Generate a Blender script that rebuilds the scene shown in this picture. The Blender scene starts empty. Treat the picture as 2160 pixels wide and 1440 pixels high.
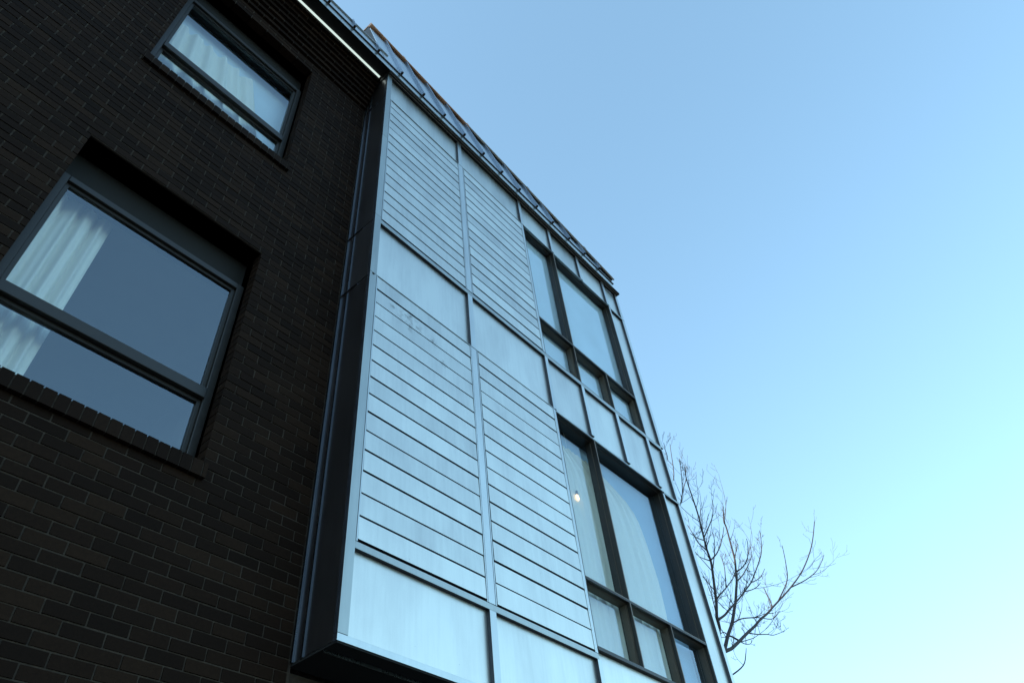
import bpy, bmesh, math, random
from mathutils import Vector, Matrix
random.seed(11)
S = bpy.context.scene
COL = S.collection
PI = math.pi

# ---------------------------------------------------------------- camera
cam_d = bpy.data.cameras.new('camera')
cam = bpy.data.objects.new('camera', cam_d)
COL.objects.link(cam)
R_ = Vector((0.6483214, -0.7561810, -0.0887108))
U_ = Vector((-0.5144142, -0.5209502, 0.6811674))
F_ = Vector((0.5612997, 0.3959813, 0.7267334))
M = Matrix.Identity(4)
for i in range(3):
    M[i][0], M[i][1], M[i][2] = R_[i], U_[i], -F_[i]
CAM = Vector((0.0, -2.8, 1.6))
M.translation = CAM
cam.matrix_world = M
cam_d.sensor_fit = 'HORIZONTAL'
cam_d.sensor_width = 36.0
cam_d.lens = 25.138
cam_d.clip_start = 0.05
cam_d.clip_end = 3000.0
S.camera = cam

# ---------------------------------------------------------------- sky, sun, exposure
SUN_EL = math.radians(20.0)
SUN_AZ = math.radians(-60.0)      # clockwise from +Y: the sun stands low behind the house, to the left
w = bpy.data.worlds.new('World'); S.world = w
w.use_nodes = True
nt = w.node_tree
for n in list(nt.nodes): nt.nodes.remove(n)
o = nt.nodes.new('ShaderNodeOutputWorld'); b = nt.nodes.new('ShaderNodeBackground')
s = nt.nodes.new('ShaderNodeTexSky'); s.sky_type = 'NISHITA'
s.sun_disc = False
s.sun_elevation = SUN_EL; s.sun_rotation = SUN_AZ
s.altitude = 100; s.air_density = 1.0; s.dust_density = 1.0; s.ozone_density = 1.0
tint = nt.nodes.new('ShaderNodeMix'); tint.data_type = 'RGBA'; tint.blend_type = 'MULTIPLY'
tint.inputs[0].default_value = 1.0
tint.inputs[7].default_value = (0.81, 1.04, 1.07, 1)
gm = nt.nodes.new('ShaderNodeGamma'); gm.inputs[1].default_value = 0.74
nt.links.new(s.outputs[0], gm.inputs[0]); nt.links.new(gm.outputs[0], tint.inputs[6]); nt.links.new(tint.outputs[2], b.inputs[0])
b.inputs[1].default_value = 0.15
nt.links.new(b.outputs[0], o.inputs[0])
sd = bpy.data.lights.new('sun', 'SUN'); sd.energy = 2.5; sd.angle = math.radians(0.5); sd.color = (1.0, 0.86, 0.68)
sun = bpy.data.objects.new('sun', sd); COL.objects.link(sun)
sdir = Vector((math.sin(SUN_AZ)*math.cos(SUN_EL), math.cos(SUN_AZ)*math.cos(SUN_EL), math.sin(SUN_EL)))
sun.rotation_euler = (-sdir).to_track_quat('-Z', 'Y').to_euler()
S.view_settings.view_transform = 'Standard'; S.view_settings.look = 'None'
S.view_settings.gamma = 1.0; S.view_settings.use_curve_mapping = False
S.view_settings.exposure = 1.85
S.cycles.max_bounces = 8; S.cycles.glossy_bounces = 5; S.cycles.transparent_max_bounces = 12
S.cycles.diffuse_bounces = 4

# ---------------------------------------------------------------- materials
def nodes(m):
    m.use_nodes = True
    t = m.node_tree
    for n in list(t.nodes): t.nodes.remove(n)
    out = t.nodes.new('ShaderNodeOutputMaterial')
    return t, out
def N(t, kind, **kw):
    n = t.nodes.new(kind)
    for k, v in kw.items():
        if k.startswith('i_'):
            key = k[2:]
            key = int(key) if key.isdigit() else key
            n.inputs[key].default_value = v
        else: setattr(n, k, v)
    return n
def mathn(t, op, a, b=None, clamp=False):
    n = t.nodes.new('ShaderNodeMath'); n.operation = op; n.use_clamp = clamp
    for i, v in enumerate((a, b)):
        if v is None: continue
        if isinstance(v, (int, float)): n.inputs[i].default_value = v
        else: t.links.new(v, n.inputs[i])
    return n.outputs[0]
def ramp(t, fac, stops):
    r = t.nodes.new('ShaderNodeValToRGB')
    e = r.color_ramp.elements
    while len(e) > 1: e.remove(e[0])
    e[0].position = stops[0][0]; e[0].color = (*stops[0][1], 1)
    for p, c in stops[1:]:
        k = e.new(p); k.color = (*c, 1)
    t.links.new(fac, r.inputs[0])
    return r.outputs[0]
def mixc(t, fac, a, b, mode='MIX'):
    n = t.nodes.new('ShaderNodeMix'); n.data_type = 'RGBA'; n.blend_type = mode
    for idx, v in ((0, fac), (6, a), (7, b)):
        if isinstance(v, (int, float)): n.inputs[idx].default_value = v
        elif isinstance(v, tuple): n.inputs[idx].default_value = (*v, 1)
        else: t.links.new(v, n.inputs[idx])
    return n.outputs[2]

def zinc(name, base=(0.615, 0.62, 0.59), rough=0.36, stain=False, streak=1.0):
    m = bpy.data.materials.new(name); t, out = nodes(m)
    p = N(t, 'ShaderNodeBsdfPrincipled'); p.inputs['Metallic'].default_value = 1.0
    g = N(t, 'ShaderNodeNewGeometry'); oi = N(t, 'ShaderNodeObjectInfo')
    # every sheet has its own cut of the pattern
    off = N(t, 'ShaderNodeCombineXYZ'); t.links.new(mathn(t, 'MULTIPLY', oi.outputs['Random'], 37.0), off.inputs[0])
    t.links.new(mathn(t, 'MULTIPLY', oi.outputs['Random'], 91.0), off.inputs[2])
    add = N(t, 'ShaderNodeVectorMath', operation='ADD')
    t.links.new(g.outputs['Position'], add.inputs[0]); t.links.new(off.outputs[0], add.inputs[1])
    mp = N(t, 'ShaderNodeMapping'); mp.inputs['Scale'].default_value = (34, 34, 2.2)
    t.links.new(add.outputs[0], mp.inputs[0])
    st = N(t, 'ShaderNodeTexNoise', i_Scale=1.0, i_Detail=5.0, i_Roughness=0.62); t.links.new(mp.outputs[0], st.inputs['Vector'])
    mp2 = N(t, 'ShaderNodeMapping'); mp2.inputs['Scale'].default_value = (3.2, 3.2, 1.3)
    t.links.new(add.outputs[0], mp2.inputs[0])
    cl = N(t, 'ShaderNodeTexNoise', i_Scale=1.0, i_Detail=4.0, i_Roughness=0.55); t.links.new(mp2.outputs[0], cl.inputs['Vector'])
    fi = N(t, 'ShaderNodeTexNoise', i_Scale=260.0, i_Detail=2.0); t.links.new(g.outputs['Position'], fi.inputs['Vector'])
    v = mathn(t, 'ADD', mathn(t, 'ADD', mathn(t, 'MULTIPLY', st.outputs[0], 0.32*streak), 0.09*streak), mathn(t, 'MULTIPLY', cl.outputs[0], 0.75))
    v = mathn(t, 'ADD', v, mathn(t, 'MULTIPLY', fi.outputs[0], 0.22))
    v = mathn(t, 'ADD', v, mathn(t, 'MULTIPLY', oi.outputs['Random'], 0.18))
    lo = tuple(c*0.72 for c in base); hi = tuple(min(1, c*1.2) for c in base)
    c = ramp(t, v, [(0.43, lo), (1.1, hi)])
    c = mixc(t, mathn(t, 'MULTIPLY', cl.outputs[0], 0.22), c, (base[0]*0.86, base[1]*1.05, base[2]*0.98))
    if stain:
        fac = None
        for (sx, sz, rx) in ((2.42, 5.975, 0.05), (2.55, 5.95, 0.10), (2.60, 6.02, 0.06), (2.665, 5.94, 0.09), (2.86, 5.90, 0.07), (2.60, 5.88, 0.07), (2.98, 5.74, 0.05)):
            d = N(t, 'ShaderNodeVectorMath', operation='DISTANCE'); t.links.new(g.outputs['Position'], d.inputs[0])
            d.inputs[1].default_value = (sx, 0.004, sz)
            f = mathn(t, 'SUBTRACT', 1.0, mathn(t, 'DIVIDE', d.outputs['Value'], rx), True)
            fac = f if fac is None else mathn(t, 'MAXIMUM', fac, f)
        sn = N(t, 'ShaderNodeTexNoise', i_Scale=19.0, i_Detail=6.0, i_Roughness=0.62); t.links.new(g.outputs['Position'], sn.inputs['Vector'])
        f = mathn(t, 'MULTIPLY', fac, mathn(t, 'MULTIPLY', mathn(t, 'SUBTRACT', sn.outputs[0], 0.44, True), 6.0), True)
        f = mathn(t, 'MULTIPLY', f, 0.8)
        c = mixc(t, f, c, (0.17, 0.16, 0.145))
        # fly specks and dust
    vs = N(t, 'ShaderNodeTexVoronoi', i_Scale=17.0); t.links.new(add.outputs[0], vs.inputs['Vector'])
    wn = N(t, 'ShaderNodeTexWhiteNoise'); t.links.new(vs.outputs['Color'], wn.inputs['Vector'])
    sp = mathn(t, 'MULTIPLY', mathn(t, 'LESS_THAN', vs.outputs['Distance'], 0.045), mathn(t, 'GREATER_THAN', wn.outputs['Value'], 0.80))
    c = mixc(t, mathn(t, 'MULTIPLY', sp, 0.5), c, (0.2, 0.2, 0.19))
    t.links.new(c, p.inputs['Base Color'])
    r = mathn(t, 'ADD', rough-0.11, mathn(t, 'MULTIPLY', v, 0.16))
    t.links.new(r, p.inputs['Roughness'])
    bp = N(t, 'ShaderNodeBump', i_Strength=0.06, i_Distance=0.004); t.links.new(cl.outputs[0], bp.inputs['Height'])
    t.links.new(bp.outputs[0], p.inputs['Normal'])
    t.links.new(p.outputs[0], out.inputs[0])
    return m

def simple(name, col, rough=0.6, metal=0.0, var=0.25, scale=12.0, bump=0.0):
    m = bpy.data.materials.new(name); t, out = nodes(m)
    p = N(t, 'ShaderNodeBsdfPrincipled'); p.inputs['Metallic'].default_value = metal
    g = N(t, 'ShaderNodeNewGeometry')
    n = N(t, 'ShaderNodeTexNoise', i_Scale=scale, i_Detail=5.0); t.links.new(g.outputs['Position'], n.inputs['Vector'])
    c = ramp(t, n.outputs[0], [(0.3, tuple(x*(1-var) for x in col)), (0.72, tuple(min(1, x*(1+var)) for x in col))])
    t.links.new(c, p.inputs['Base Color'])
    t.links.new(mathn(t, 'ADD', rough-0.08, mathn(t, 'MULTIPLY', n.outputs[0], 0.16)), p.inputs['Roughness'])
    if bump:
        bp = N(t, 'ShaderNodeBump', i_Strength=bump, i_Distance=0.004); t.links.new(n.outputs[0], bp.inputs['Height'])
        t.links.new(bp.outputs[0], p.inputs['Normal'])
    t.links.new(p.outputs[0], out.inputs[0])
    return m

def brick_mat():
    m = bpy.data.materials.new('dark_brick'); t, out = nodes(m)
    p = N(t, 'ShaderNodeBsdfPrincipled', i_Roughness=0.75)
    p.inputs['Specular IOR Level'].default_value = 0.08
    g = N(t, 'ShaderNodeNewGeometry'); oi = N(t, 'ShaderNodeObjectInfo')
    rnd = mathn(t, 'FRACT', mathn(t, 'ADD', g.outputs['Random Per Island'], oi.outputs['Random']))
    n = N(t, 'ShaderNodeTexNoise', i_Scale=55.0, i_Detail=5.0, i_Roughness=0.65); t.links.new(g.outputs['Position'], n.inputs['Vector'])
    v = mathn(t, 'ADD', mathn(t, 'MULTIPLY', rnd, 0.6), mathn(t, 'MULTIPLY', n.outputs[0], 0.5))
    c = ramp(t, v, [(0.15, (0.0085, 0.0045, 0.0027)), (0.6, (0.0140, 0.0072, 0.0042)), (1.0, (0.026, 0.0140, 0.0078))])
    t.links.new(c, p.inputs['Base Color'])
    bp = N(t, 'ShaderNodeBump', i_Strength=0.5, i_Distance=0.003); t.links.new(n.outputs[0], bp.inputs['Height'])
    t.links.new(bp.outputs[0], p.inputs['Normal'])
    t.links.new(p.outputs[0], out.inputs[0])
    return m

def glass_mat(name, refl=0.55, tint=(0.80, 0.9, 0.98)):
    m = bpy.data.materials.new(name); t, out = nodes(m)
    gl = N(t, 'ShaderNodeBsdfGlossy', i_Roughness=0.012); gl.inputs['Color'].default_value = (*tint, 1)
    tr = N(t, 'ShaderNodeBsdfTransparent'); tr.inputs['Color'].default_value = (0.95, 0.985, 0.99, 1)
    lw = N(t, 'ShaderNodeFresnel', i_IOR=1.5)
    f = mathn(t, 'ADD', mathn(t, 'MULTIPLY', lw.outputs[0], 0.8), refl, True)
    g = N(t, 'ShaderNodeNewGeometry')
    f = mathn(t, 'MULTIPLY', f, mathn(t, 'SUBTRACT', 1.0, g.outputs['Backfacing']))   # one reflecting face per pane
    n = N(t, 'ShaderNodeTexNoise', i_Scale=1.6, i_Detail=1.0); t.links.new(g.outputs['Position'], n.inputs['Vector'])
    bp = N(t, 'ShaderNodeBump', i_Strength=0.05, i_Distance=0.02); t.links.new(n.outputs[0], bp.inputs['Height'])
    t.links.new(bp.outputs[0], gl.inputs['Normal'])
    mx = N(t, 'ShaderNodeMixShader'); t.links.new(f, mx.inputs[0]); t.links.new(tr.outputs[0], mx.inputs[1]); t.links.new(gl.outputs[0], mx.inputs[2])
    t.links.new(mx.outputs[0], out.inputs[0])
    return m

def emit_mat(name, col, st):
    m = bpy.data.materials.new(name); t, out = nodes(m)
    e = N(t, 'ShaderNodeEmission', i_Strength=st); e.inputs[0].default_value = (*col, 1)
    t.links.new(e.outputs[0], out.inputs[0]); return m

def curtain_mat():
    m = bpy.data.materials.new('white_voile'); t, out = nodes(m)
    d = N(t, 'ShaderNodeBsdfDiffuse'); d.inputs[0].default_value = (0.9, 0.88, 0.8, 1)
    tl = N(t, 'ShaderNodeBsdfTranslucent'); tl.inputs[0].default_value = (0.8, 0.8, 0.77, 1)
    g = N(t, 'ShaderNodeNewGeometry')
    n = N(t, 'ShaderNodeTexNoise', i_Scale=400.0); t.links.new(g.outputs['Position'], n.inputs['Vector'])
    c = ramp(t, n.outputs[0], [(0.3, (0.90, 0.87, 0.76)), (0.7, (0.96, 0.93, 0.83))]); t.links.new(c, d.inputs[0])
    mx = N(t, 'ShaderNodeMixShader', i_0=0.12); t.links.new(d.outputs[0], mx.inputs[1]); t.links.new(tl.outputs[0], mx.inputs[2])
    t.links.new(mx.outputs[0], out.inputs[0]); return m

ZN = zinc('zinc_sheet', stain=False)
ZS = zinc('zinc_slat', rough=0.38, stain=True)
ZT = zinc('zinc_trim', base=(0.60, 0.62, 0.61), rough=0.34, streak=0.7)
ZW = zinc('zinc_weathered_trim', base=(0.365, 0.39, 0.385), rough=0.40, streak=1.3)
SHADE = simple('trim_return_shade', (0.05, 0.055, 0.07), 0.45, 0.55, 0.25, 14)  # shade put into the colour of trim sides and slat undersides
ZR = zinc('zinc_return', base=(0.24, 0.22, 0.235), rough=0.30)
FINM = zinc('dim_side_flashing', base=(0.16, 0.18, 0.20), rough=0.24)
ZSEAM = zinc('zinc_seam', base=(0.30, 0.35, 0.42), rough=0.34)
ZROOF = zinc('zinc_roof', base=(0.50, 0.54, 0.58), rough=0.36)
BRONZE = simple('bronze_anodised_frame', (0.018, 0.0155, 0.013), 0.42, 0.0, 0.15, 30)
BROWN = simple('brown_sash_paint', (0.075, 0.060, 0.043), 0.45, 0.0, 0.12, 30)
DARKM = simple('dark_soffit_metal', (0.014, 0.0135, 0.013), 0.55, 0.0, 0.3, 6)
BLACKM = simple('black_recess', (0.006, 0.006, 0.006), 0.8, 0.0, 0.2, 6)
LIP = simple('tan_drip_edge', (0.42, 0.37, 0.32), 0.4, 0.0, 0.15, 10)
COPPER_SUN = simple('sunlit_copper_coping', (0.55, 0.27, 0.14), 0.45, 0.35, 0.25, 4)  # warm sunlight on the left edge put into the copper colour
COPG = simple('unlit_coping', (0.10, 0.10, 0.10), 0.5, 0.5, 0.25, 4)  # same edge where the warm sun stops, greyed by colour
BLIND = simple('grey_blue_blind', (0.70, 0.80, 0.88), 0.9, 0.0, 0.06, 2)
SHEER = simple('pale_sheer_blind', (0.34, 0.48, 0.62), 0.9, 0.0, 0.06, 2)
BRICK = brick_mat()
MORTAR = simple('grey_mortar', (0.043, 0.031, 0.022), 0.95, 0.0, 0.35, 40, 0.4)
GLASS = glass_mat('window_glass', 0.14)
GLASSB = glass_mat('house_window_glass', 0.16)
PLASTER = simple('room_plaster', (0.36, 0.35, 0.33), 0.9, 0.0, 0.05, 3)
FLOORM = simple('room_floor', (0.2, 0.15, 0.1), 0.6, 0.0, 0.2, 5)
VOILE = curtain_mat()
BARK = simple('grey_brown_bark', (0.055, 0.045, 0.047), 0.9, 0.0, 0.3, 40, 0.5)
ASPHALT = simple('asphalt', (0.05, 0.05, 0.052), 0.9, 0.0, 0.25, 30, 0.3)
CONC = simple('pavement_concrete', (0.11, 0.105, 0.10), 0.9, 0.0, 0.12, 9, 0.2)

# ---------------------------------------------------------------- mesh helpers
def link(name, me, mat, parent=None):
    ob = bpy.data.objects.new(name, me); COL.objects.link(ob)
    if mat is not None and not me.materials: me.materials.append(mat)
    if parent is not None: ob.parent = parent
    return ob
def finish(bm, name, mat, parent=None, bevel=0.0, smooth=False):
    bmesh.ops.recalc_face_normals(bm, faces=bm.faces)
    if bevel:
        bmesh.ops.bevel(bm, geom=list(bm.edges), offset=bevel, segments=1, affect='EDGES')
    me = bpy.data.meshes.new(name); bm.to_mesh(me); bm.free()
    if smooth:
        for p in me.polygons: p.use_smooth = True
    return link(name, me, mat, parent)
def add_box(bm, x0, x1, y0, y1, z0, z1):
    v = [bm.verts.new(c) for c in ((x0,y0,z0),(x1,y0,z0),(x1,y1,z0),(x0,y1,z0),(x0,y0,z1),(x1,y0,z1),(x1,y1,z1),(x0,y1,z1))]
    for f in ((0,1,5,4),(1,2,6,5),(2,3,7,6),(3,0,4,7),(4,5,6,7),(3,2,1,0)): bm.faces.new([v[i] for i in f])
def box(name, x0, x1, y0, y1, z0, z1, mat, parent=None, bevel=0.0):
    bm = bmesh.new(); add_box(bm, x0, x1, y0, y1, z0, z1)
    return finish(bm, name, mat, parent, bevel)
def boxes(name, lst, mat, parent=None, bevel=0.0):
    bm = bmesh.new()
    for q in lst: add_box(bm, *q)
    return finish(bm, name, mat, parent, bevel)
def add_prism(bm, prof, x0, x1):          # (y, z) outline run along x
    a = [bm.verts.new((x0, y, z)) for y, z in prof]; c = [bm.verts.new((x1, y, z)) for y, z in prof]
    n = len(prof)
    for i in range(n): bm.faces.new((a[i], a[(i+1) % n], c[(i+1) % n], c[i]))
    bm.faces.new(a[::-1]); bm.faces.new(c)
def prism(name, prof, x0, x1, mat, parent=None, bevel=0.0):
    bm = bmesh.new(); add_prism(bm, prof, x0, x1)
    return finish(bm, name, mat, parent, bevel)
def add_hull(bm, pts, faces):
    v = [bm.verts.new(p) for p in pts]
    for f in faces: bm.faces.new([v[i] for i in f])
def add_tube(bm, pts, rad, seg=8, cap=True):
    pts = [Vector(p) for p in pts]; rings = []
    prev = None
    for i, p in enumerate(pts):
        d = (pts[min(i+1, len(pts)-1)] - pts[max(i-1, 0)]).normalized()
        if prev is None:
            a = d.orthogonal().normalized()
        else:
            a = (prev - d*prev.dot(d)).normalized()
        prev = a; c = d.cross(a); r = rad[i] if isinstance(rad, (list, tuple)) else rad
        rings.append([bm.verts.new(p + (a*math.cos(2*PI*k/seg) + c*math.sin(2*PI*k/seg))*r) for k in range(seg)])
    for i in range(len(rings)-1):
        for k in range(seg):
            bm.faces.new((rings[i][k], rings[i][(k+1) % seg], rings[i+1][(k+1) % seg], rings[i+1][k]))
    if cap:
        bm.faces.new(rings[0][::-1]); bm.faces.new(rings[-1])
def thing(name, label, cat, loc=(0, 0, 0), group=None):
    e = bpy.data.objects.new(name, None); COL.objects.link(e); e.empty_display_size = 0.3
    e['label'] = label; e['category'] = cat
    if group: e['group'] = group
    return e
def tag(o, label, cat, group=None):
    o['label'] = label; o['category'] = cat
    if group: o['group'] = group
    return o

# ---------------------------------------------------------------- setting
g = box('ground', -900, 900, -900, 900, -0.5, -0.12, ASPHALT); g['kind'] = 'structure'
pv = boxes('pavement', [(-60, 60, -3.6, 0.352, -0.119, 0.0), (7.6, 60, 0.352, 16, -0.119, 0.0)], CONC); pv['kind'] = 'structure'

# ================================================================ brick house
YB = 0.36                                     # face of the brickwork
XW = 2.150                                    # right end of the visible brickwork, at the bay
house = thing('brick_house', 'dark brown brick house wall with recessed windows under a metal eave', 'house')
WIN = [(0.14, 1.44, 7.37, 9.353), (0.14, 1.44, 4.13, 6.07), (-2.9, -1.1, 7.37, 9.353), (-2.9, -1.1, 4.13, 6.07)]
# masonry core behind the bricks (mortar shows in the joints); open at the windows
bm = bmesh.new()
xs = [-6.0, -2.9, -1.1, 0.14, 1.44, XW+0.02]
for i in range(len(xs)-1):
    a, c = xs[i], xs[i+1]
    if (a, c) in ((-2.9, -1.1), (0.14, 1.44)):
        for z0, z1 in ((0.0, 4.13), (6.07, 7.37), (9.353, 10.06)): add_box(bm, a, c, YB+0.0055, YB+0.30, z0, z1)
    else: add_box(bm, a, c, YB+0.0055, YB+0.30, 0.0, 10.06)
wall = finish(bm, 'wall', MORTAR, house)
boxes('wall', [(XW+0.02, 6.90, YB+0.02, YB+0.30, 0.0, 3.2), (-6.0, 6.90, 7.9, 8.1, 0, 10.0), (-6.1, -6.0, YB+0.01, 8.1, 0, 10.0), (6.70, 6.90, YB+0.30, 7.9, 0, 10.0)], MORTAR, house)

BL, BH, GAP = 0.187, 0.0655, 0.009
def unit_brick():
    bm = bmesh.new(); add_box(bm, -0.5, 0.5, 0.0, 1.0, -0.5, 0.5)
    me = bpy.data.meshes.new('brick'); bmesh.ops.recalc_face_normals(bm, faces=bm.faces); bm.to_mesh(me); bm.free()
    me.materials.append(BRICK); return me
UB = unit_brick()
bricks = []                                   # (x0, x1, y0, y1, z0, z1)
def clip(x0, x1, z):
    out = [(x0, x1)]
    for (a, c, z0, z1) in WIN:
        if z0 - 0.02 < z < z1 + 0.005:
            nxt = []
            for (p, q) in out:
                if q <= a or p >= c: nxt.append((p, q)); continue
                if p < a: nxt.append((p, a+0.004))
                if q > c: nxt.append((c-0.004, q))
            out = nxt
    return [(p, q) for p, q in out if q - p > 0.008]
z_ref = 5.907
k0 = -int((z_ref - 0.05)/BH); k1 = int((9.54 - z_ref)/BH)
for k in range(k0, k1+1):
    zc = z_ref + k*BH
    x = 1.512 - 45*BL + (BL/2 if k % 2 else 0)
    while x < XW:
        x0, x1 = x + GAP/2, x + BL - GAP/2
        x += BL
        if x1 < -6: continue
        x0 = max(x0, -6.0); x1 = min(x1, XW)
        for (p, q) in clip(x0, x1, zc):
            dy = random.uniform(-0.0015, 0.0025)
            bricks.append((p, q, YB+dy, YB+0.09, zc-BH/2+GAP/2+random.uniform(-.001, .001), zc+BH/2-GAP/2+random.uniform(-.001, .001)))
# eight courses corbelled out under the eave
for j in range(8):
    zc = z_ref + (k1+1+j)*BH; yo = YB - 0.028*(j+1)
    x = 1.512 - 45*BL + (BL/2 if (k1+1+j) % 2 else 0)
    while x < XW:
        x0, x1 = max(x+GAP/2, -6.0), min(x+BL-GAP/2, XW)
        x += BL
        if x1 - x0 < 0.03: continue
        bricks.append((x0, x1, yo+random.uniform(-.0015, .0015), yo+0.12, zc-BH/2+0.002, zc+BH/2-0.007))
    box('mortar_bed', -6.0, XW+0.002, yo+0.007, yo+0.115, zc-BH/2+0.003, zc+BH/2-0.002, MORTAR, house)
def px(v):
    d = v - CAM; dep = d.dot(F_)
    if dep <= 0.1: return None
    f = 1508.3/dep
    return 1080 + f*d.dot(R_), 720 - f*d.dot(U_), f
score = []
for i, q in enumerate(bricks):
    r = px(Vector(((q[0]+q[1])/2, q[2], (q[4]+q[5])/2)))
    if r and 515 < r[0] < 1641 and 46 < r[1] < 1394: score.append((r[2]*(q[1]-q[0]), i))
score.sort(reverse=True)
single = set(i for _, i in score[:300])
bm = bmesh.new()
for i, q in enumerate(bricks):
    if i in single:
        ob = bpy.data.objects.new('brick', UB); COL.objects.link(ob); ob.parent = house
        ob.location = ((q[0]+q[1])/2, q[2], (q[4]+q[5])/2)
        ob.scale = (q[1]-q[0], q[3]-q[2], q[5]-q[4])
    else: add_box(bm, *q)
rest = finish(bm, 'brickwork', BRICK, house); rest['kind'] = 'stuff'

# windows in the brick wall
def house_window(x0, x1, z0, z1, tr):
    f = 0.05; y0, y1 = YB+0.13, YB+0.20
    zt_ = z1; z1 = z1 - 0.30
    fr = boxes('window', [(x0, x0+f, y0, y1, z0, z1), (x1-f, x1, y0, y1, z0, z1), (x0+f, x1-f, y0, y1, z1-f, z1), (x0+f, x1-f, y0, y1, z0, z0+f),
                          (x0+f, x1-f, y0-0.012, y1, tr-0.04, tr+0.04)], BRONZE, house, 0.003)
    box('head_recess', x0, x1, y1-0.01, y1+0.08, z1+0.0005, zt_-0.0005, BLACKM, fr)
    # stepped sash lines
    for (a, c, d, e) in ((x0+f, x1-f, tr+0.04, z1-f), (x0+f, x1-f, z0+f, tr-0.04)):
        s_ = 0.026
        boxes('sash', [(a, a+s_, y0+0.022, y1-0.01, d, e), (c-s_, c, y0+0.022, y1-0.01, d, e), (a+s_, c-s_, y0+0.022, y1-0.01, e-s_, e), (a+s_, c-s_, y0+0.022, y1-0.01, d, d+s_)], BRONZE, fr, 0.002)
        box('pane', a+s_-0.004, c-s_+0.004, y0+0.036, y0+0.044, d+s_-0.004, e-s_+0.004, GLASSB, fr)
    # row of bricks on edge as the sill, sloping and standing proud
    x = x0 - 0.02; n = 0
    while x < x1 + 0.0:
        xe = min(x+0.0655, x1+0.02)
        prism('sill_brick', [(YB-0.03, z0-0.105), (YB+0.14, z0-0.105), (YB+0.14, z0+0.006), (YB-0.03+random.uniform(-.002, .002), z0-0.012)], x+0.004, xe-0.004, BRICK, fr)
        x += 0.0655; n += 1
    prism('sill_mortar', [(YB-0.024, z0-0.101), (YB+0.139, z0-0.101), (YB+0.139, z0), (YB-0.024, z0-0.018)], x0-0.018, x1+0.018, MORTAR, fr)
    boxes('reveal', [(x1, x1+0.004, YB+0.085, YB+0.30, z0, zt_), (x0-0.004, x0, YB+0.085, YB+0.30, z0, zt_), (x0, x1, YB+0.02, YB+0.30, zt_, zt_+0.004)], DARKM, fr)
    # dim room behind
    bm = bmesh.new()
    add_box(bm, x0-0.6, x1+0.4, YB+0.305, YB+3.0, z0-0.6, z1+0.15)
    bm.faces.ensure_lookup_table()
    bmesh.ops.delete(bm, geom=[bm.faces[0]], context='FACES')
    finish(bm, 'room', PLASTER, fr)
    return fr
for (a, c, z0, z1) in WIN: house_window(a, c, z0, z1, z0+0.57)

def curtain(name, x0, edge, z0, z1, y, folds, label, amp=0.03, seed=1):
    rnd = random.Random(seed); bm = bmesh.new(); nx, nz = 110, 24
    ph = [rnd.uniform(0, 6.28) for _ in range(6)]
    grid = []
    for j in range(nz+1):
        z = z0 + (z1-z0)*j/nz; xe = edge(z); row = []
        for i in range(nx+1):
            u = i/nx; x = x0 + (xe-x0)*u
            yy = y + amp*(math.sin(u*folds*6.28+ph[0]) + 0.5*math.sin(u*folds*11.3+ph[1]+0.6*j/nz) + 0.35*math.sin(u*folds*3.1+ph[2]))
            row.append(bm.verts.new((x, yy, z)))
        grid.append(row)
    for j in range(nz):
        for i in range(nx): bm.faces.new((grid[j][i], grid[j][i+1], grid[j+1][i+1], grid[j+1][i]))
    return tag(finish(bm, name, VOILE, None, 0, True), label, 'curtain')
for (a, c, z0, z1) in WIN[:1]:
    tag(box('roller_blind', a-0.1, c+0.3, YB+0.322, YB+0.324, z0-0.1, z1+0.1, BLIND), 'grey blue blind behind the upper window in the dark brick wall', 'blind')
curtain('curtain', 0.05, lambda z: 1.36 - 0.25*(z-7.4), 7.45, 8.75, YB+0.27, 7, 'thin pale curtain hanging in folds behind the upper window of the dark brick wall', 0.02, 3)
curtain('curtain', 0.0, lambda z: 0.52 + 0.02*(z-4), 4.10, 5.80, YB+0.30, 6, 'pale curtain drawn to the left side of the lower brick wall window', 0.025, 7)

# eave: soffit, fascia, roof
ZE = 10.0
box('soffit', -6.0, 6.74, -0.0535, 0.30, 10.072, 10.10, DARKM, house)
boxes('soffit', [(-6.0, XW+0.01, 0.14, YB+0.3, 10.066, 10.0715)], DARKM, house)
fx = [-6.0, -3.0, -0.6, 1.4, 3.4, 5.3, 6.74]
for i in range(len(fx)-1):
    prism('fascia_board', [(-0.056, ZE), (-0.050, ZE), (-0.050, 10.106), (-0.057, 10.106)], fx[i]+0.0015, fx[i+1]-0.0015, ZT, house)
# steep standing-seam roof over the eave, its top edge falling towards the right
TAN = 4.4
YE, ZD = -0.070, 10.108
XL, XR = 2.04, 6.78
HL, HR = 1.94, 0.17
def top_h(x): return HL + (HR-HL)*(x-XL)/(XR-XL)
def on_roof(x, h, out=0.0):
    n = Vector((0, -TAN, 1)).normalized()
    return Vector((x, YE + h/TAN, ZD + h)) + n*out
roof_bm = bmesh.new()
a, b_, c, d = on_roof(XL, 0.02, -0.012), on_roof(XR, 0.02, -0.012), on_roof(XR, HR-0.02, -0.012), on_roof(XL, HL-0.02, -0.012)
P8 = [a, b_, c, d] + [Vector((v.x, 2.6, v.z)) for v in (a, b_, c, d)]
add_hull(roof_bm, P8, [(0,1,2,3), (4,7,6,5), (0,4,5,1), (1,5,6,2), (2,6,7,3), (3,7,4,0)])
roof = finish(roof_bm, 'roof', DARKM, house)
box('roof_drip', -6.0, XR, YE, -0.049, ZD-0.0015, ZD+0.016, BRONZE, house)
seams = [2.299, 2.661, 3.024, 3.387, 3.752, 4.12, 4.49, 4.864, 5.228, 5.613, 5.991, 6.37]
edges = [XL] + seams + [XR]
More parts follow.
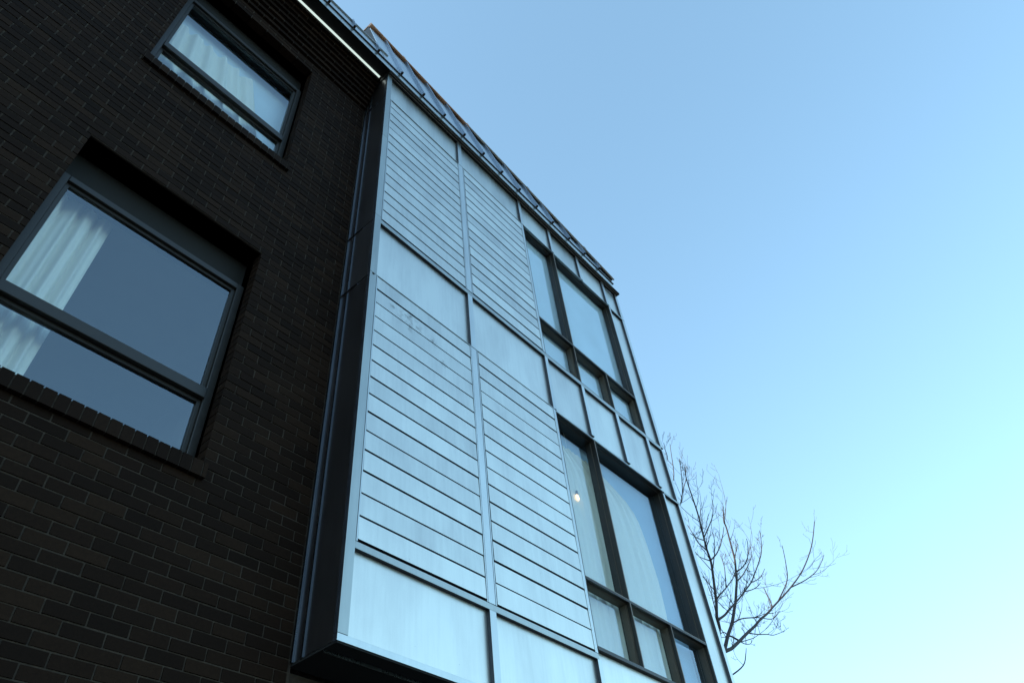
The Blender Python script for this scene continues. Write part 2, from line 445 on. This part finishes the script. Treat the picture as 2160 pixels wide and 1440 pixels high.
def quad_slab(name, pts, out0, out1, mat, parent):
    bm = bmesh.new(); n = Vector((0, -TAN, 1)).normalized()
    A = [p + n*out0 for p in pts]; B = [p + n*out1 for p in pts]
    add_hull(bm, A+B, [(0,1,2,3), (7,6,5,4), (0,4,5,1), (1,5,6,2), (2,6,7,3), (3,7,4,0)])
    return finish(bm, name, mat, parent)
for i in range(len(edges)-1):
    x0, x1 = edges[i]+0.004, edges[i+1]-0.004
    quad_slab('roof_panel', [on_roof(x0, 0.004), on_roof(x1, 0.004), on_roof(x1, max(0.03, top_h(x1)-0.085)), on_roof(x0, max(0.03, top_h(x1)-0.075))], -0.010, random.uniform(-.002, .002), ZROOF, roof)
for x in seams:
    h = top_h(x) - 0.085
    quad_slab('standing_seam', [on_roof(x-0.011, -0.004), on_roof(x+0.011, -0.004), on_roof(x+0.011, h), on_roof(x-0.011, h)], -0.008, 0.042, ZSEAM, roof)
    quad_slab('seam_clip', [on_roof(x-0.013, -0.010), on_roof(x+0.013, -0.010), on_roof(x+0.013, 0.012), on_roof(x-0.013, 0.012)], 0.0, 0.034, BRONZE, roof)
# coping along the falling top edge: lengths of folded copper with raised joints, left ones coloured as if sunlit
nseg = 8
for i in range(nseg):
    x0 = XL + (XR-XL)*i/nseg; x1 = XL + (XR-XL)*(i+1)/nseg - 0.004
    bm = bmesh.new(); n = Vector((0, -TAN, 1)).normalized()
    pts = []
    for x in (x0, x1):
        h = top_h(x)
        p0 = on_roof(x, h-0.085, 0.046); p1 = on_roof(x, h, 0.050); p2 = p1 + Vector((0, 0.45, 0.03)); p3 = p0 + Vector((0, 0.45, 0))
        pts += [p0, p1, p2, p3]
    add_hull(bm, pts, [(0,1,2,3), (7,6,5,4), (0,4,5,1), (1,5,6,2), (2,6,7,3), (3,7,4,0)])
    finish(bm, 'coping', COPPER_SUN if i < 3 else COPG, roof)
    bm = bmesh.new(); pts = []
    for x in (x0, x1):
        h = top_h(x); p0 = on_roof(x, h-0.104, 0.052); p1 = on_roof(x, h-0.078, 0.053)
        pts += [p0, p1, p1 + n*-0.02, p0 + n*-0.02]
    add_hull(bm, pts, [(0,1,2,3), (7,6,5,4), (0,4,5,1), (1,5,6,2), (2,6,7,3), (3,7,4,0)])
    finish(bm, 'coping_lip', COPPER_SUN if i < 3 else LIP, roof)
    if i % 2 == 0:
        bm = bmesh.new(); pts = []
        for x in (x1-0.02, x1+0.02):
            h = top_h(x); p0 = on_roof(x, h-0.087, 0.050); p1 = on_roof(x, h+0.010, 0.056)
            pts += [p0, p1, p1+Vector((0, 0.4, 0.03)), p0+Vector((0, 0.4, 0))]
        add_hull(bm, pts, [(0,1,2,3), (7,6,5,4), (0,4,5,1), (1,5,6,2), (2,6,7,3), (3,7,4,0)])
        finish(bm, 'coping_joint', COPPER_SUN if i < 3 else COPG, roof)
# low roof strip left of it, under a projecting flashing
lowx = [-6.0] + [2.299 - 0.366*k for k in range(22, 1, -1)] + [1.933, XL]
lowx = sorted(set(round(v, 3) for v in lowx))
for i in range(len(lowx)-1):
    if lowx[i+1]-lowx[i] < 0.03: continue
    quad_slab('roof_panel', [on_roof(lowx[i]+0.004, 0.004), on_roof(lowx[i+1]-0.004, 0.004), on_roof(lowx[i+1]-0.004, 0.37), on_roof(lowx[i]+0.004, 0.37)], -0.010, random.uniform(-.002, .002), ZROOF, roof)
    if i:
        x = lowx[i]
        quad_slab('standing_seam', [on_roof(x-0.006, -0.004), on_roof(x+0.006, -0.004), on_roof(x+0.006, 0.365), on_roof(x-0.006, 0.365)], -0.008, 0.042, ZSEAM, roof)
        quad_slab('seam_clip', [on_roof(x-0.013, -0.010), on_roof(x+0.013, -0.010), on_roof(x+0.013, 0.012), on_roof(x-0.013, 0.012)], 0.0, 0.034, BRONZE, roof)
prism('roof_flashing', [(-0.010, 10.480), (0.30, 10.480), (0.30, 10.53), (-0.010, 10.488)], -6.0, 2.02, ZT, roof)
prism('roof_flashing', [(-0.010, 10.482), (0.03, 10.482), (0.03, 10.492), (-0.010, 10.488)], 2.022, 2.14, ZT, roof)
quad_slab('roof_backing', [on_roof(-6.0, 0.01, -0.011), on_roof(XL-0.01, 0.01, -0.011), on_roof(XL-0.01, 0.36, -0.011), on_roof(-6.0, 0.36, -0.011)], -0.03, 0.0, DARKM, roof)
prism('sun_block_roof', [(0.32, 10.50), (0.32, 10.42), (8.10, 10.42), (8.10, 10.50), (4.2, 15.5)], -6.0, 2.02, ZROOF, roof)  # unseen pitched roof, added to keep the sun off the roof end and seams
box('roof_deck', -6.0, XR-0.02, 0.10, 8.1, 10.11, 10.14, DARKM, roof)

# white strip tucked between soffit and corbel, its brightness set by emission
sl = thing('glow_strip', 'long thin white strip glowing between the brick corbel and dark soffit', 'light')
box('strip_back', -5.0, XW-0.01, 0.116, 0.136, 10.0665, 10.0712, simple('white_strip_back', (0.7, 0.72, 0.7), 0.5), sl)
box('strip_face', -5.0, XW-0.012, 0.112, 0.1345, 10.058, 10.0662, emit_mat('cool_white_glow', (0.82, 1.0, 0.93), 0.25), sl)

# ================================================================ metal-clad bay
bay = thing('metal_clad_bay', 'pale zinc clad bay with slatted panels and tall bronze framed windows', 'bay window')
X0, X1 = 2.164, 6.92
M1, M2 = (3.344, 3.406), (4.528, 4.578)
MV = [(5.178, 5.230), (5.842, 5.902), (6.490, 6.550)]
XC = 6.856
REC = 0.030
# inner carcass, open at the two windows
OPN = [(4.556, 6.52, 3.86, 6.185), (4.556, 6.52, 7.0, 9.435)]
bm = bmesh.new()
add_box(bm, X0+0.012, 4.550, REC+0.008, YB+0.02, 3.235, 9.995)
add_box(bm, 6.526, X1-0.006, REC+0.008, YB+0.02, 3.235, 9.995)
for z0, z1 in ((3.235, 3.855), (6.19, 6.995), (9.44, 9.995)): add_box(bm, 4.5505, 6.5255, REC+0.008, YB+0.02, z0, z1)
finish(bm, 'carcass', DARKM, bay)
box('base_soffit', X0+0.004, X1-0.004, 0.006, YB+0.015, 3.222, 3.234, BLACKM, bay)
box('soffit_edge', X0+0.006, X1-0.006, 0.10, 0.108, 3.206, 3.2215, FINM, bay)

def panel(x0, x1, z0, z1, strip=True):
    """flat recessed sheet; its foot kicks out as a drip"""
    bw = random.uniform(-.0012, .0012)
    if strip:
        prism('cladding_panel', [(REC-0.0+bw, z0+0.036), (REC-0.012, z0), (REC-0.008, z0), (REC+0.006, z0+0.036), (REC+0.006, z1), (REC-bw, z1)], x0+0.001, x1-0.001, ZN, bay)
    else: box('cladding_panel', x0+0.001, x1-0.001, REC, REC+0.006, z0, z1, ZN, bay)

def shade_sided(name, x0, x1, y0, y1, z0, z1, mat):
    # zinc front; all other faces coloured dark to stand for their shade
    ob = box(name, x0, x1, y0, y1, z0, z1, mat, bay, 0.0012)
    ob.data.materials.append(SHADE)
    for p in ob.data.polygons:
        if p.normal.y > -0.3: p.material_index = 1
    return ob
def trim(x0, x1, z0, z1, y0=0.0, y1=REC+0.004, mat=None): return shade_sided('trim', x0, x1, y0, y1, z0, z1, mat or ZT)
def rail(x0, x1, z0, z1, y0=0.001, y1=REC+0.004, mat=None): return shade_sided('rail', x0, x1, y0, y1, z0, z1, mat or ZW)
cx = (X0, 2.231)
# rows of flat panels
for z0, z1, xs_ in ((3.270, 3.764, [(cx[1], M1[0]), (M1[1], 4.545)]),
                    (6.205, 6.945, [(cx[1], M1[0]), (M1[1], M2[0]), (M2[1], MV[0][0]), (MV[0][1], MV[1][0]), (MV[1][1], MV[2][0]), (MV[2][1], XC)]),
                    (9.425, 9.988, [(cx[1], M1[0]), (M1[1], M2[0]), (M2[1], MV[0][0]), (MV[0][1], MV[1][0]), (MV[1][1], MV[2][0]), (MV[2][1], XC)])):
    for a, c in xs_: panel(a, c, z0, z1, z0 > 3.5)
panel(4.578, 6.490, 3.270, 3.835, False)
for z0, z1 in ((3.270, 6.155), (7.0, 9.38)): panel(MV[2][1], XC, z0, z1, False)
# corner trims in lengths
for z0, z1 in ((3.2705, 6.203), (6.206, 7.028), (7.031, 8.50), (8.503, 9.992)): trim(cx[0], cx[1], z0, z1, mat=ZW)
for z0, z1 in ((3.2705, 6.158), (6.191, 6.944), (7.001, 9.39), (9.42, 9.992)): trim(XC, X1, z0, z1)
bm = bmesh.new(); bmesh.ops.create_uvsphere(bm, u_segments=10, v_segments=6, radius=0.009)
for v in bm.verts: v.co = Vector((v.co.x*1.4+2.196, v.co.y*0.6-0.001, v.co.z+6.192))
finish(bm, 'screw', BLACKM, bay, 0, True)
# mullion trims
for z0, z1 in ((3.2705, 3.7635), (6.2105, 6.9445), (9.4305, 9.992)):
    trim(*M1, z0, z1); trim(*M2, z0, z1)
    if z0 > 5:
        for m_ in MV: trim(*m_, z0 + (0.03 if z0 > 5 else 0), z1)
trim(MV[2][0]+0.032, MV[2][1], 3.2705, 6.155); trim(MV[2][0]+0.032, MV[2][1], 7.001, 9.40)
# rails
rail(X0, X1, 3.230, 3.2690, 0.0, mat=ZT)
rail(cx[1]+0.0005, 4.553, 3.764, 3.808)
rail(cx[1]+0.0005, XC-0.0005, 6.945, 7.000)
prism('window_flashing', [(0.001, 6.186), (0.001, 6.192), (0.022, 6.240), (0.030, 6.240), (0.030, 6.186)], 4.548, MV[2][1], ZT, bay)
prism('window_flashing', [(0.001, 9.434), (0.001, 9.440), (0.022, 9.470), (0.030, 9.470), (0.030, 9.434)], 4.548, MV[2][1], ZT, bay)
rail(MV[2][1]+0.0005, X1, 6.160, 6.189, -0.001); rail(MV[2][1]+0.0005, X1, 9.392, 9.418, -0.001)
rail(cx[1]+0.0005, 4.545, 6.200, 6.2085, -0.002, 0.028); rail(cx[1]+0.0005, 4.545, 9.418, 9.4265, -0.002, 0.028)

# slats
COLS = [(2.246, 3.322), (3.430, 4.512)]
for zb, zt in ((3.814, 6.200), (7.012, 9.418)):
    pitch = (zt-zb)/15
    for (a, c) in COLS:
        for k in range(15):
            z0 = zb + k*pitch; gp = random.choice((0.008, 0.012, 0.013, 0.014, 0.015)); e = random.uniform(-.0012, .0012); tl = random.uniform(0.001, 0.004)
            prism('slat', [(0.002+e, z0+gp), (0.0235, z0+gp+0.001), (0.0235, z0+pitch-0.0005), (0.002+e+tl, z0+pitch-0.0005)], a+random.uniform(0, .0015), c-random.uniform(0, .0015), ZS, bay).data.materials.append(SHADE)
    # narrow channels beside the slats
    for x in (2.2345, 3.325, 3.4105, 4.5145): box('edge_channel', x, x+0.0095, 0.0, 0.03, zb-0.003, zt+0.0 if zt < 7 else zt-0.001, ZT, bay)
    trim(3.3385, 3.4065, zb-0.004, zt-0.001)
    trim(4.528, 4.5525, zb-0.004, zt-0.001, 0.001)

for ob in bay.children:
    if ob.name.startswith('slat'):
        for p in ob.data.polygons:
            if p.normal.z < -0.6: p.material_index = 1  # downward faces take the dark colour that stands for shade

# left side of the bay, in sheets that overlap at ledges
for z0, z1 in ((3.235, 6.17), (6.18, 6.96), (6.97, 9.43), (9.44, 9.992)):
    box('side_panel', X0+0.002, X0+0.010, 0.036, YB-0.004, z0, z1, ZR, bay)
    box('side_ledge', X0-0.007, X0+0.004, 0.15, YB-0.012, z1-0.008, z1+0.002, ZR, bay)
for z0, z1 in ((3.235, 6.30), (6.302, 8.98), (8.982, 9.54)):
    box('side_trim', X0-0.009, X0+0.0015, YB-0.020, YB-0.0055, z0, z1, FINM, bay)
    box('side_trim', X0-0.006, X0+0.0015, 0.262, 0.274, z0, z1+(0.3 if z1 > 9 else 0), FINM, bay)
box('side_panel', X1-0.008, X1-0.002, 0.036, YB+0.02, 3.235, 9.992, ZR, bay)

# cornice: stepped soffit under the fascia with thin drip edges
co = box('cornice', X0, X1-0.012, -0.0545, 0.034, 10.0025, 10.020, DARKM, bay)
box('drip_edge', X0, X1-0.012, -0.004, 0.0, 9.9955, 10.0022, LIP, co)
box('drip_edge', X0, X1-0.012, -0.034, -0.031, 9.9960, 10.0022, LIP, co)
box('drip_edge', X0-0.001, X1-0.010, -0.0595, -0.0565, 9.9965, 10.0012, DARKM, co)
box('cornice_step', X0, X1-0.012, -0.0306, -0.0045, 9.9995, 10.0022, BRONZE, co)
box('cornice_return', X0-0.006, X0-0.0005, -0.0545, 0.14, 9.97, 10.06, DARKM, co)
box('cornice_end', X1-0.011, X1-0.004, -0.0545, 0.30, 9.985, 10.03, DARKM, co)

# windows of the bay
def fin(lst, parent, mat=None, nm='mullion'): return boxes(nm, lst, mat or BRONZE, parent, 0.0012)
GY = 0.098
def sash(parent, x0, x1, z0, z1, y0, w_, gy, mat):
    boxes('sash', [(x0, x0+w_, y0, gy+0.019, z0, z1), (x1-w_, x1, y0, gy+0.019, z0, z1), (x0+w_, x1-w_, y0, gy+0.019, z1-w_, z1), (x0+w_, x1-w_, y0, gy+0.019, z0, z0+w_)], mat, parent, 0.0015)
    box('pane', x0+w_-0.004, x1-w_+0.004, gy, gy+0.008, z0+w_-0.004, z1-w_+0.004, GLASS, parent)
def bay_window(z0, z1, tz):
    xa, xb = 4.556, 6.520
    T = 0.014
    fr = boxes('window', [(xa, xa+0.010, 0.004, GY+0.021, z0, z1), (xb-0.010, xb, 0.004, GY+0.021, z0, z1), (xa+0.01, xb-0.01, 0.012, GY+0.021, z1-0.008, z1), (xa+0.01, xb-0.01, 0.004, GY+0.021, z0, z0+0.012)], BRONZE, bay)
    l0, l1 = xa+0.010, xb-0.010
    fin([(l0, l1, 0.002, GY+0.021, tz-0.020, tz)], fr, None, 'transom')
    fin([(5.1905, 5.200, 0.002, GY+0.021, tz+0.0005, z1-0.0085)], fr); fin([(5.1905, 5.200, 0.002, GY+0.021, z0+0.0125, tz-0.0205)], fr); fin([(5.8505, 5.860, 0.002, GY+0.021, z0+0.0125, tz-0.0205)], fr)
    box('edge_bead', 5.2005, 5.2035, 0.0, 0.010, tz+0.005, z1-0.009, LIP, fr); box('edge_bead', 5.2005, 5.2035, 0.0, 0.010, z0+0.013, tz-0.021, LIP, fr); box('edge_bead', 5.8605, 5.8635, 0.0, 0.010, z0+0.013, tz-0.021, LIP, fr)
    box('edge_bead', l0, l1, -0.0005, 0.010, tz+0.0003, tz+0.0038, LIP, fr)
    # upper panes: slim stepped beads
    for a, c in ((l0, 5.190), (5.204, l1)):
        sash(fr, a+0.0003, c-0.0003, tz+0.004, z1-0.0084, 0.056, 0.007, GY, BRONZE)
        boxes('bead', [(c-0.0045, c-0.0007, 0.050, 0.0555, tz+0.02, z1-0.02), (a+0.01, c-0.006, 0.050, 0.0555, z1-0.0135, z1-0.0088)], BROWN, fr)
    # lower opening lights with stouter sashes
    for a, c in ((l0, 5.190), (5.204, 5.850), (5.864, l1)):
        sash(fr, a+0.0003, c-0.0003, z0+0.0126, tz-0.0208, 0.044, 0.010, 0.080, BROWN)
        boxes('bead', [(c-0.006, c-0.0007, 0.034, 0.0435, z0+0.03, tz-0.03), (a+0.01, c-0.007, 0.034, 0.0435, tz-0.027, tz-0.0212)], BROWN, fr)
    bm = bmesh.new(); add_box(bm, 4.2, 6.68, GY+0.06, 4.0, z0-0.1, z1+0.2); bm.faces.ensure_lookup_table()
    bmesh.ops.delete(bm, geom=[bm.faces[0]], context='FACES'); finish(bm, 'room', PLASTER, fr)
    boxes('lining', [(4.2, xa, GY+0.0215, GY+0.0265, z0-0.1, z1+0.2), (xb, 6.68, GY+0.0215, GY+0.0265, z0-0.1, z1+0.2), (xa, xb, GY+0.0215, GY+0.0265, z1, z1+0.2), (xa, xb, GY+0.0215, GY+0.0265, z0-0.1, z0)], PLASTER, fr)
    return fr
wu = bay_window(7.0, 9.434, 7.605)
wl = bay_window(3.862, 6.185, 4.435)
box('window_sill', 4.556, 6.52, -0.004, 0.06, 3.838, 3.860, BRONZE, bay, 0.001)

# inside the windows
tag(box('roller_blind', 4.25, 6.66, 0.1255, 0.1275, 6.93, 9.60, BLIND), 'grey blue roller blind drawn behind the upper window of the metal bay', 'blind')
tag(box('roller_blind', 4.25, 6.66, 0.190, 0.192, 3.79, 6.34, SHEER), 'pale sheer roller blind hanging behind the white curtain of the lower bay window', 'blind')
EP = [(4.0, 6.09), (4.55, 6.11), (4.68, 6.13), (4.99, 6.14), (5.39, 6.09), (5.62, 6.03), (5.76, 5.94), (5.86, 5.74), (5.93, 5.48), (6.0, 5.25)]
def edge(z):
    if z <= EP[0][0]: return EP[0][1]
    for (z0, a), (z1, c) in zip(EP, EP[1:]):
        if z <= z1: return a + (c-a)*(z-z0)/(z1-z0)
    return EP[-1][1]
curtain('curtain', 4.45, edge, 3.86, 5.98, 0.152, 12, 'white voile curtain swept aside behind the lower window of the metal bay', 0.011, 5)
lp = thing('pendant_lamp', 'small warm glowing pendant lamp behind the narrow left pane of the lower window', 'lamp', (0, 0, 0))
bm = bmesh.new(); bmesh.ops.create_uvsphere(bm, u_segments=20, v_segments=12, radius=0.024)
for v in bm.verts: v.co = Vector((v.co.x, v.co.y*0.4, v.co.z*1.45)) + Vector((4.885, 0.133, 5.40))
finish(bm, 'bulb', emit_mat('warm_bulb', (1.0, 0.66, 0.32), 0.85), lp, 0, True)
bm = bmesh.new(); add_tube(bm, [(4.885, 0.133, 5.44), (4.885, 0.133, 5.475)], [0.014, 0.009], 10); finish(bm, 'lamp_cap', BRONZE, lp)
bm = bmesh.new(); add_tube(bm, [(4.885, 0.133, 5.475), (4.885, 0.160, 6.20)], 0.0015, 6); finish(bm, 'cord', VOILE, lp)

# ================================================================ bare tree beyond the bay
LIMBS = [
 (1, 0, [(10.359,1.421,6.105,0.0321),(10.402,1.394,6.277,0.0293),(10.367,1.367,6.421,0.027),(10.455,1.34,6.67,0.0254),(10.48,1.313,6.866,0.0236),(10.562,1.286,7.213,0.0221),(10.56,1.258,7.397,0.0204),(10.478,1.231,7.552,0.0185),(10.442,1.204,7.739,0.0168),(10.414,1.177,7.968,0.0151),(10.38,1.15,8.192,0.0134),(10.302,1.123,8.488,0.0118),(10.231,1.096,8.778,0.0101),(10.251,1.069,9.029,0.0084)]),
 (2, 0, [(10.358,1.494,5.846,0.0351),(10.587,1.48,6.038,0.0325),(10.808,1.466,6.281,0.0308),(11.117,1.453,6.576,0.0293),(11.393,1.439,6.908,0.0279),(11.524,1.425,7.079,0.0261),(11.71,1.412,7.358,0.0245),(11.824,1.398,7.539,0.0226),(11.917,1.384,7.769,0.0208),(12.022,1.371,8.019,0.019),(12.053,1.357,8.328,0.0171),(12.09,1.343,8.712,0.0153),(12.03,1.33,8.805,0.0132),(12.102,1.316,8.988,0.0112),(12.205,1.302,9.222,0.0093)]),
 (3, 0, [(10.166,1.47,5.786,0.0346),(10.637,1.499,6.015,0.0324),(10.985,1.528,6.165,0.0305),(11.47,1.556,6.426,0.0291),(12.028,1.585,6.737,0.0279),(12.56,1.613,7.024,0.0265),(13.09,1.642,7.331,0.025),(13.654,1.67,7.629,0.0235),(14.181,1.699,7.932,0.0218),(14.734,1.727,8.246,0.0199),(16.114,1.756,9.053,0.019),(17.853,1.784,10.155,0.018),(19.851,1.813,11.638,0.0168),(21.603,1.842,13.185,0.0148)]),
 (4, 1, [(10.364,1.367,6.368,0.0217),(10.635,1.337,6.524,0.0197),(10.821,1.307,6.665,0.0182),(11.026,1.277,6.808,0.0168),(11.176,1.248,6.919,0.0154),(11.505,1.218,7.16,0.0142),(11.9,1.188,7.451,0.0131),(12.158,1.158,7.694,0.0119),(12.562,1.128,8.078,0.0107),(12.818,1.099,8.365,0.0094),(13.015,1.069,8.73,0.0081),(13.017,1.039,8.894,0.0066)]),
 (5, 1, [(10.506,1.34,6.737,0.0187),(10.809,1.409,6.919,0.0156),(11.175,1.478,7.138,0.0134),(11.633,1.548,7.413,0.0113),(12.297,1.617,7.855,0.0094),(12.691,1.686,8.143,0.0072)]),
 (6, 2, [(11.952,1.384,7.768,0.0149),(11.939,1.276,7.779,0.0123),(11.942,1.169,7.843,0.0104),(11.819,1.061,7.857,0.0086),(11.733,0.953,8.014,0.007),(11.448,0.845,7.977,0.0054)]),
 (7, 1, [(10.54,1.258,7.389,0.0156),(10.992,1.324,7.683,0.0133),(11.361,1.389,7.934,0.0115),(11.805,1.454,8.293,0.0099),(12.253,1.519,8.687,0.0083),(12.657,1.584,9.078,0.0066)]),
 (8, 1, [(10.416,1.204,7.692,0.0126),(9.479,0.934,7.227,0.0078),(8.586,0.664,6.81,0.0046)]),
 (9, 1, [(10.471,1.231,7.541,0.0133),(10.659,1.408,7.84,0.0104),(10.993,1.585,8.231,0.0082),(11.299,1.762,8.632,0.0062)]),
 (10, 1, [(10.49,1.204,7.794,0.0127),(10.644,1.127,8.024,0.0103),(10.754,1.051,8.232,0.0084),(10.727,0.974,8.387,0.0066),(10.58,0.897,8.433,0.0049)]),
 (11, 1, [(10.54,1.258,7.389,0.0117),(10.866,1.493,7.661,0.0084),(11.296,1.728,7.972,0.0059)]),
 (12, 2, [(11.824,1.398,7.539,0.0151),(12.317,1.454,7.831,0.0128),(12.865,1.51,8.203,0.0111),(13.429,1.566,8.62,0.0096),(13.833,1.622,8.944,0.0078),(14.135,1.678,9.273,0.0061)]),
 (13, 2, [(11.117,1.453,6.576,0.0138),(11.795,1.534,6.891,0.0123),(12.518,1.614,7.167,0.0112),(13.22,1.695,7.416,0.0101),(14.047,1.776,7.674,0.0091),(14.663,1.857,7.955,0.0079),(15.305,1.938,8.302,0.0066)]),
 (14, 3, [(12.028,1.585,6.737,0.0122),(12.257,1.507,6.748,0.0098),(12.521,1.429,6.796,0.0081),(12.588,1.35,6.774,0.0065),(13.002,1.272,6.939,0.0051)]),
 (15, 3, [(11.47,1.556,6.426,0.0101),(11.847,1.643,6.524,0.0085),(12.246,1.73,6.651,0.0073),(12.655,1.817,6.814,0.0063),(12.972,1.904,6.995,0.0052)]),
 (16, 3, [(11.47,1.556,6.426,0.0193),(11.402,1.619,6.493,0.015),(11.375,1.682,6.547,0.0119),(11.402,1.746,6.622,0.009),(11.339,1.809,6.591,0.0063)]),
 (17, 3, [(14.181,1.699,7.932,0.0143),(14.831,1.924,8.516,0.0099),(15.492,2.149,9.001,0.0064)]),
 (18, 4, [(11.9,1.188,7.451,0.0108),(12.836,1.37,7.914,0.009),(13.786,1.553,8.432,0.0076),(14.701,1.735,8.984,0.0061)]),
 (19, 4, [(11.505,1.218,7.16,0.0104),(11.518,1.086,7.145,0.0081),(11.46,0.955,7.13,0.0063),(11.263,0.823,7.074,0.0047)]),
 (20, 5, [(11.633,1.548,7.413,0.0116),(12.019,1.648,7.788,0.0098),(12.41,1.748,8.175,0.0084),(12.699,1.848,8.509,0.0071),(12.945,1.949,8.736,0.0057)]),
 (21, 1, [(10.562,1.286,7.213,0.0108),(10.584,1.203,7.415,0.0089),(10.491,1.12,7.466,0.0073),(10.428,1.037,7.619,0.006),(10.231,0.954,7.64,0.0046)]),
 (22, 0, [(9.666,1.428,7.569,0.0152),(10.025,1.395,8.017,0.0133),(10.305,1.363,8.447,0.0118),(10.42,1.33,8.671,0.0102),(10.473,1.298,8.883,0.0087),(10.532,1.266,9.176,0.0072),(10.566,1.233,9.478,0.0057)]),
 (23, 22, [(10.42,1.33,8.671,0.0109),(10.925,1.448,9.151,0.0094),(11.438,1.565,9.629,0.0083),(11.843,1.682,10.07,0.0072),(12.311,1.8,10.52,0.0061)]),
 (24, 0, [(9.882,1.434,8.158,0.0119),(10.709,1.521,9.233,0.0106),(11.091,1.607,9.761,0.0091),(11.396,1.694,10.215,0.0075),(11.739,1.781,10.797,0.006)]),
 (25, 0, [(9.925,1.394,8.787,0.0107),(10.236,1.33,9.348,0.0085),(10.116,1.266,9.453,0.0065),(9.985,1.202,9.511,0.0047)]),
 (26, 0, [(10.063,1.624,5.441,0.0169),(10.963,1.685,5.782,0.0136),(11.792,1.745,6.182,0.011),(12.204,1.806,6.486,0.008),(12.488,1.867,6.7,0.005)]),
 (29, 3, [(14.734,1.727,8.246,0.0168),(15.249,1.539,8.808,0.0128),(14.99,1.35,9.025,0.0093),(14.589,1.161,9.239,0.0061)]),
 (30, 3, [(16.114,1.756,9.053,0.0173),(16.904,1.575,9.444,0.0133),(17.629,1.393,9.903,0.0102),(18.068,1.212,10.381,0.0072)]),
]
tree = thing('bare_tree', 'leafless tree with thin upright branches beyond the right edge of the metal bay', 'tree')
rt = random.Random(9)
bm = bmesh.new()
add_tube(bm, [(10.35, 1.55, -0.13), (10.30, 1.52, 0.6), (10.22, 1.50, 1.8), (10.20, 1.46, 3.2), (10.16, 1.44, 4.4), (10.12, 1.44, 5.2), (10.06, 1.40, 5.75)],
         [0.24, 0.17, 0.145, 0.13, 0.115, 0.10, 0.055], 12)
finish(bm, 'trunk', BARK, tree, 0, True)
JOIN = Vector((10.12, 1.44, 5.15))
def smooth(pts, rad, sub=4):
    P_ = [Vector(p) for p in pts]; out = []; ro = []
    for i in range(len(P_)-1):
        p0 = P_[max(i-1, 0)]; p1 = P_[i]; p2 = P_[i+1]; p3 = P_[min(i+2, len(P_)-1)]
        for k in range(sub):
            t = k/sub
            q = 0.5*((2*p1) + (p2-p0)*t + (2*p0-5*p1+4*p2-p3)*t*t + (3*p1-p0-3*p2+p3)*t**3)
            out.append(q); ro.append(rad[i] + (rad[i+1]-rad[i])*t)
    out.append(P_[-1]); ro.append(rad[-1]); return out, ro
twig_bm = bmesh.new()
def twig(p, d, L, r, lvl):
    n = 6; pts = [p]; rr = [r]; dd = d.copy()
    for i in range(n):
        dd = (dd + Vector((rt.uniform(-.13, .13), rt.uniform(-.13, .13), 0.13 + rt.uniform(-.08, .08)))).normalized()
        pts.append(pts[-1] + dd*L/n); rr.append(max(0.0023, r*(1-0.72*(i+1)/n)))
        if lvl < 2 and i > 0 and rt.random() < 0.45:
            s = dd.cross(Vector((rt.uniform(-1, 1), rt.uniform(-1, 1), rt.uniform(-.3, .6)))).normalized()
            twig(pts[-1], (dd*0.75 + s*0.65).normalized(), L*rt.uniform(.25, .5), rr[-1]*0.75, lvl+1)
    add_tube(twig_bm, pts, rr, 4, False)
for k, par, L in LIMBS:
    pts = [q[:3] for q in L]; rad = [max(0.004, q[3]*0.92) for q in L]
    if par == 0:
        pts = [tuple(JOIN)] + pts; rad = [max(rad[0]*1.15, 0.03)] + rad
    P_, R2 = smooth(pts, rad)
    bm = bmesh.new(); add_tube(bm, P_, R2, 7); finish(bm, 'branch', BARK, tree, 0, True)
    tot = len(P_)
    for i in range(3, tot-1):
        if par == 0 and i < 6: continue
        if R2[i] > 0.007 and rt.random() < 0.07:
            d = (P_[min(i+1, tot-1)] - P_[i-1]).normalized()
            s = d.cross(Vector((rt.uniform(-1, 1), rt.uniform(-1, 1), rt.uniform(-1, 1)))).normalized()
            twig(P_[i], (d*0.7 + s*0.7 + Vector((0, 0, 0.15))).normalized(), rt.uniform(.7, 1.3), min(0.009, R2[i]*0.55), 0)
        if rt.random() < 0.27:
            d = (P_[min(i+1, tot-1)] - P_[i-1]).normalized()
            s = d.cross(Vector((rt.uniform(-1, 1), rt.uniform(-1, 1), rt.uniform(-1, 1)))).normalized()
            twig(P_[i], (d*0.72 + s*0.62 + Vector((0, 0, 0.1))).normalized(), rt.uniform(.22, .7)*(1.0 if R2[i] > .008 else .6), min(0.0065, R2[i]*0.5), 0)
tw = finish(twig_bm, 'twigs', BARK, tree); tw['kind'] = 'stuff'
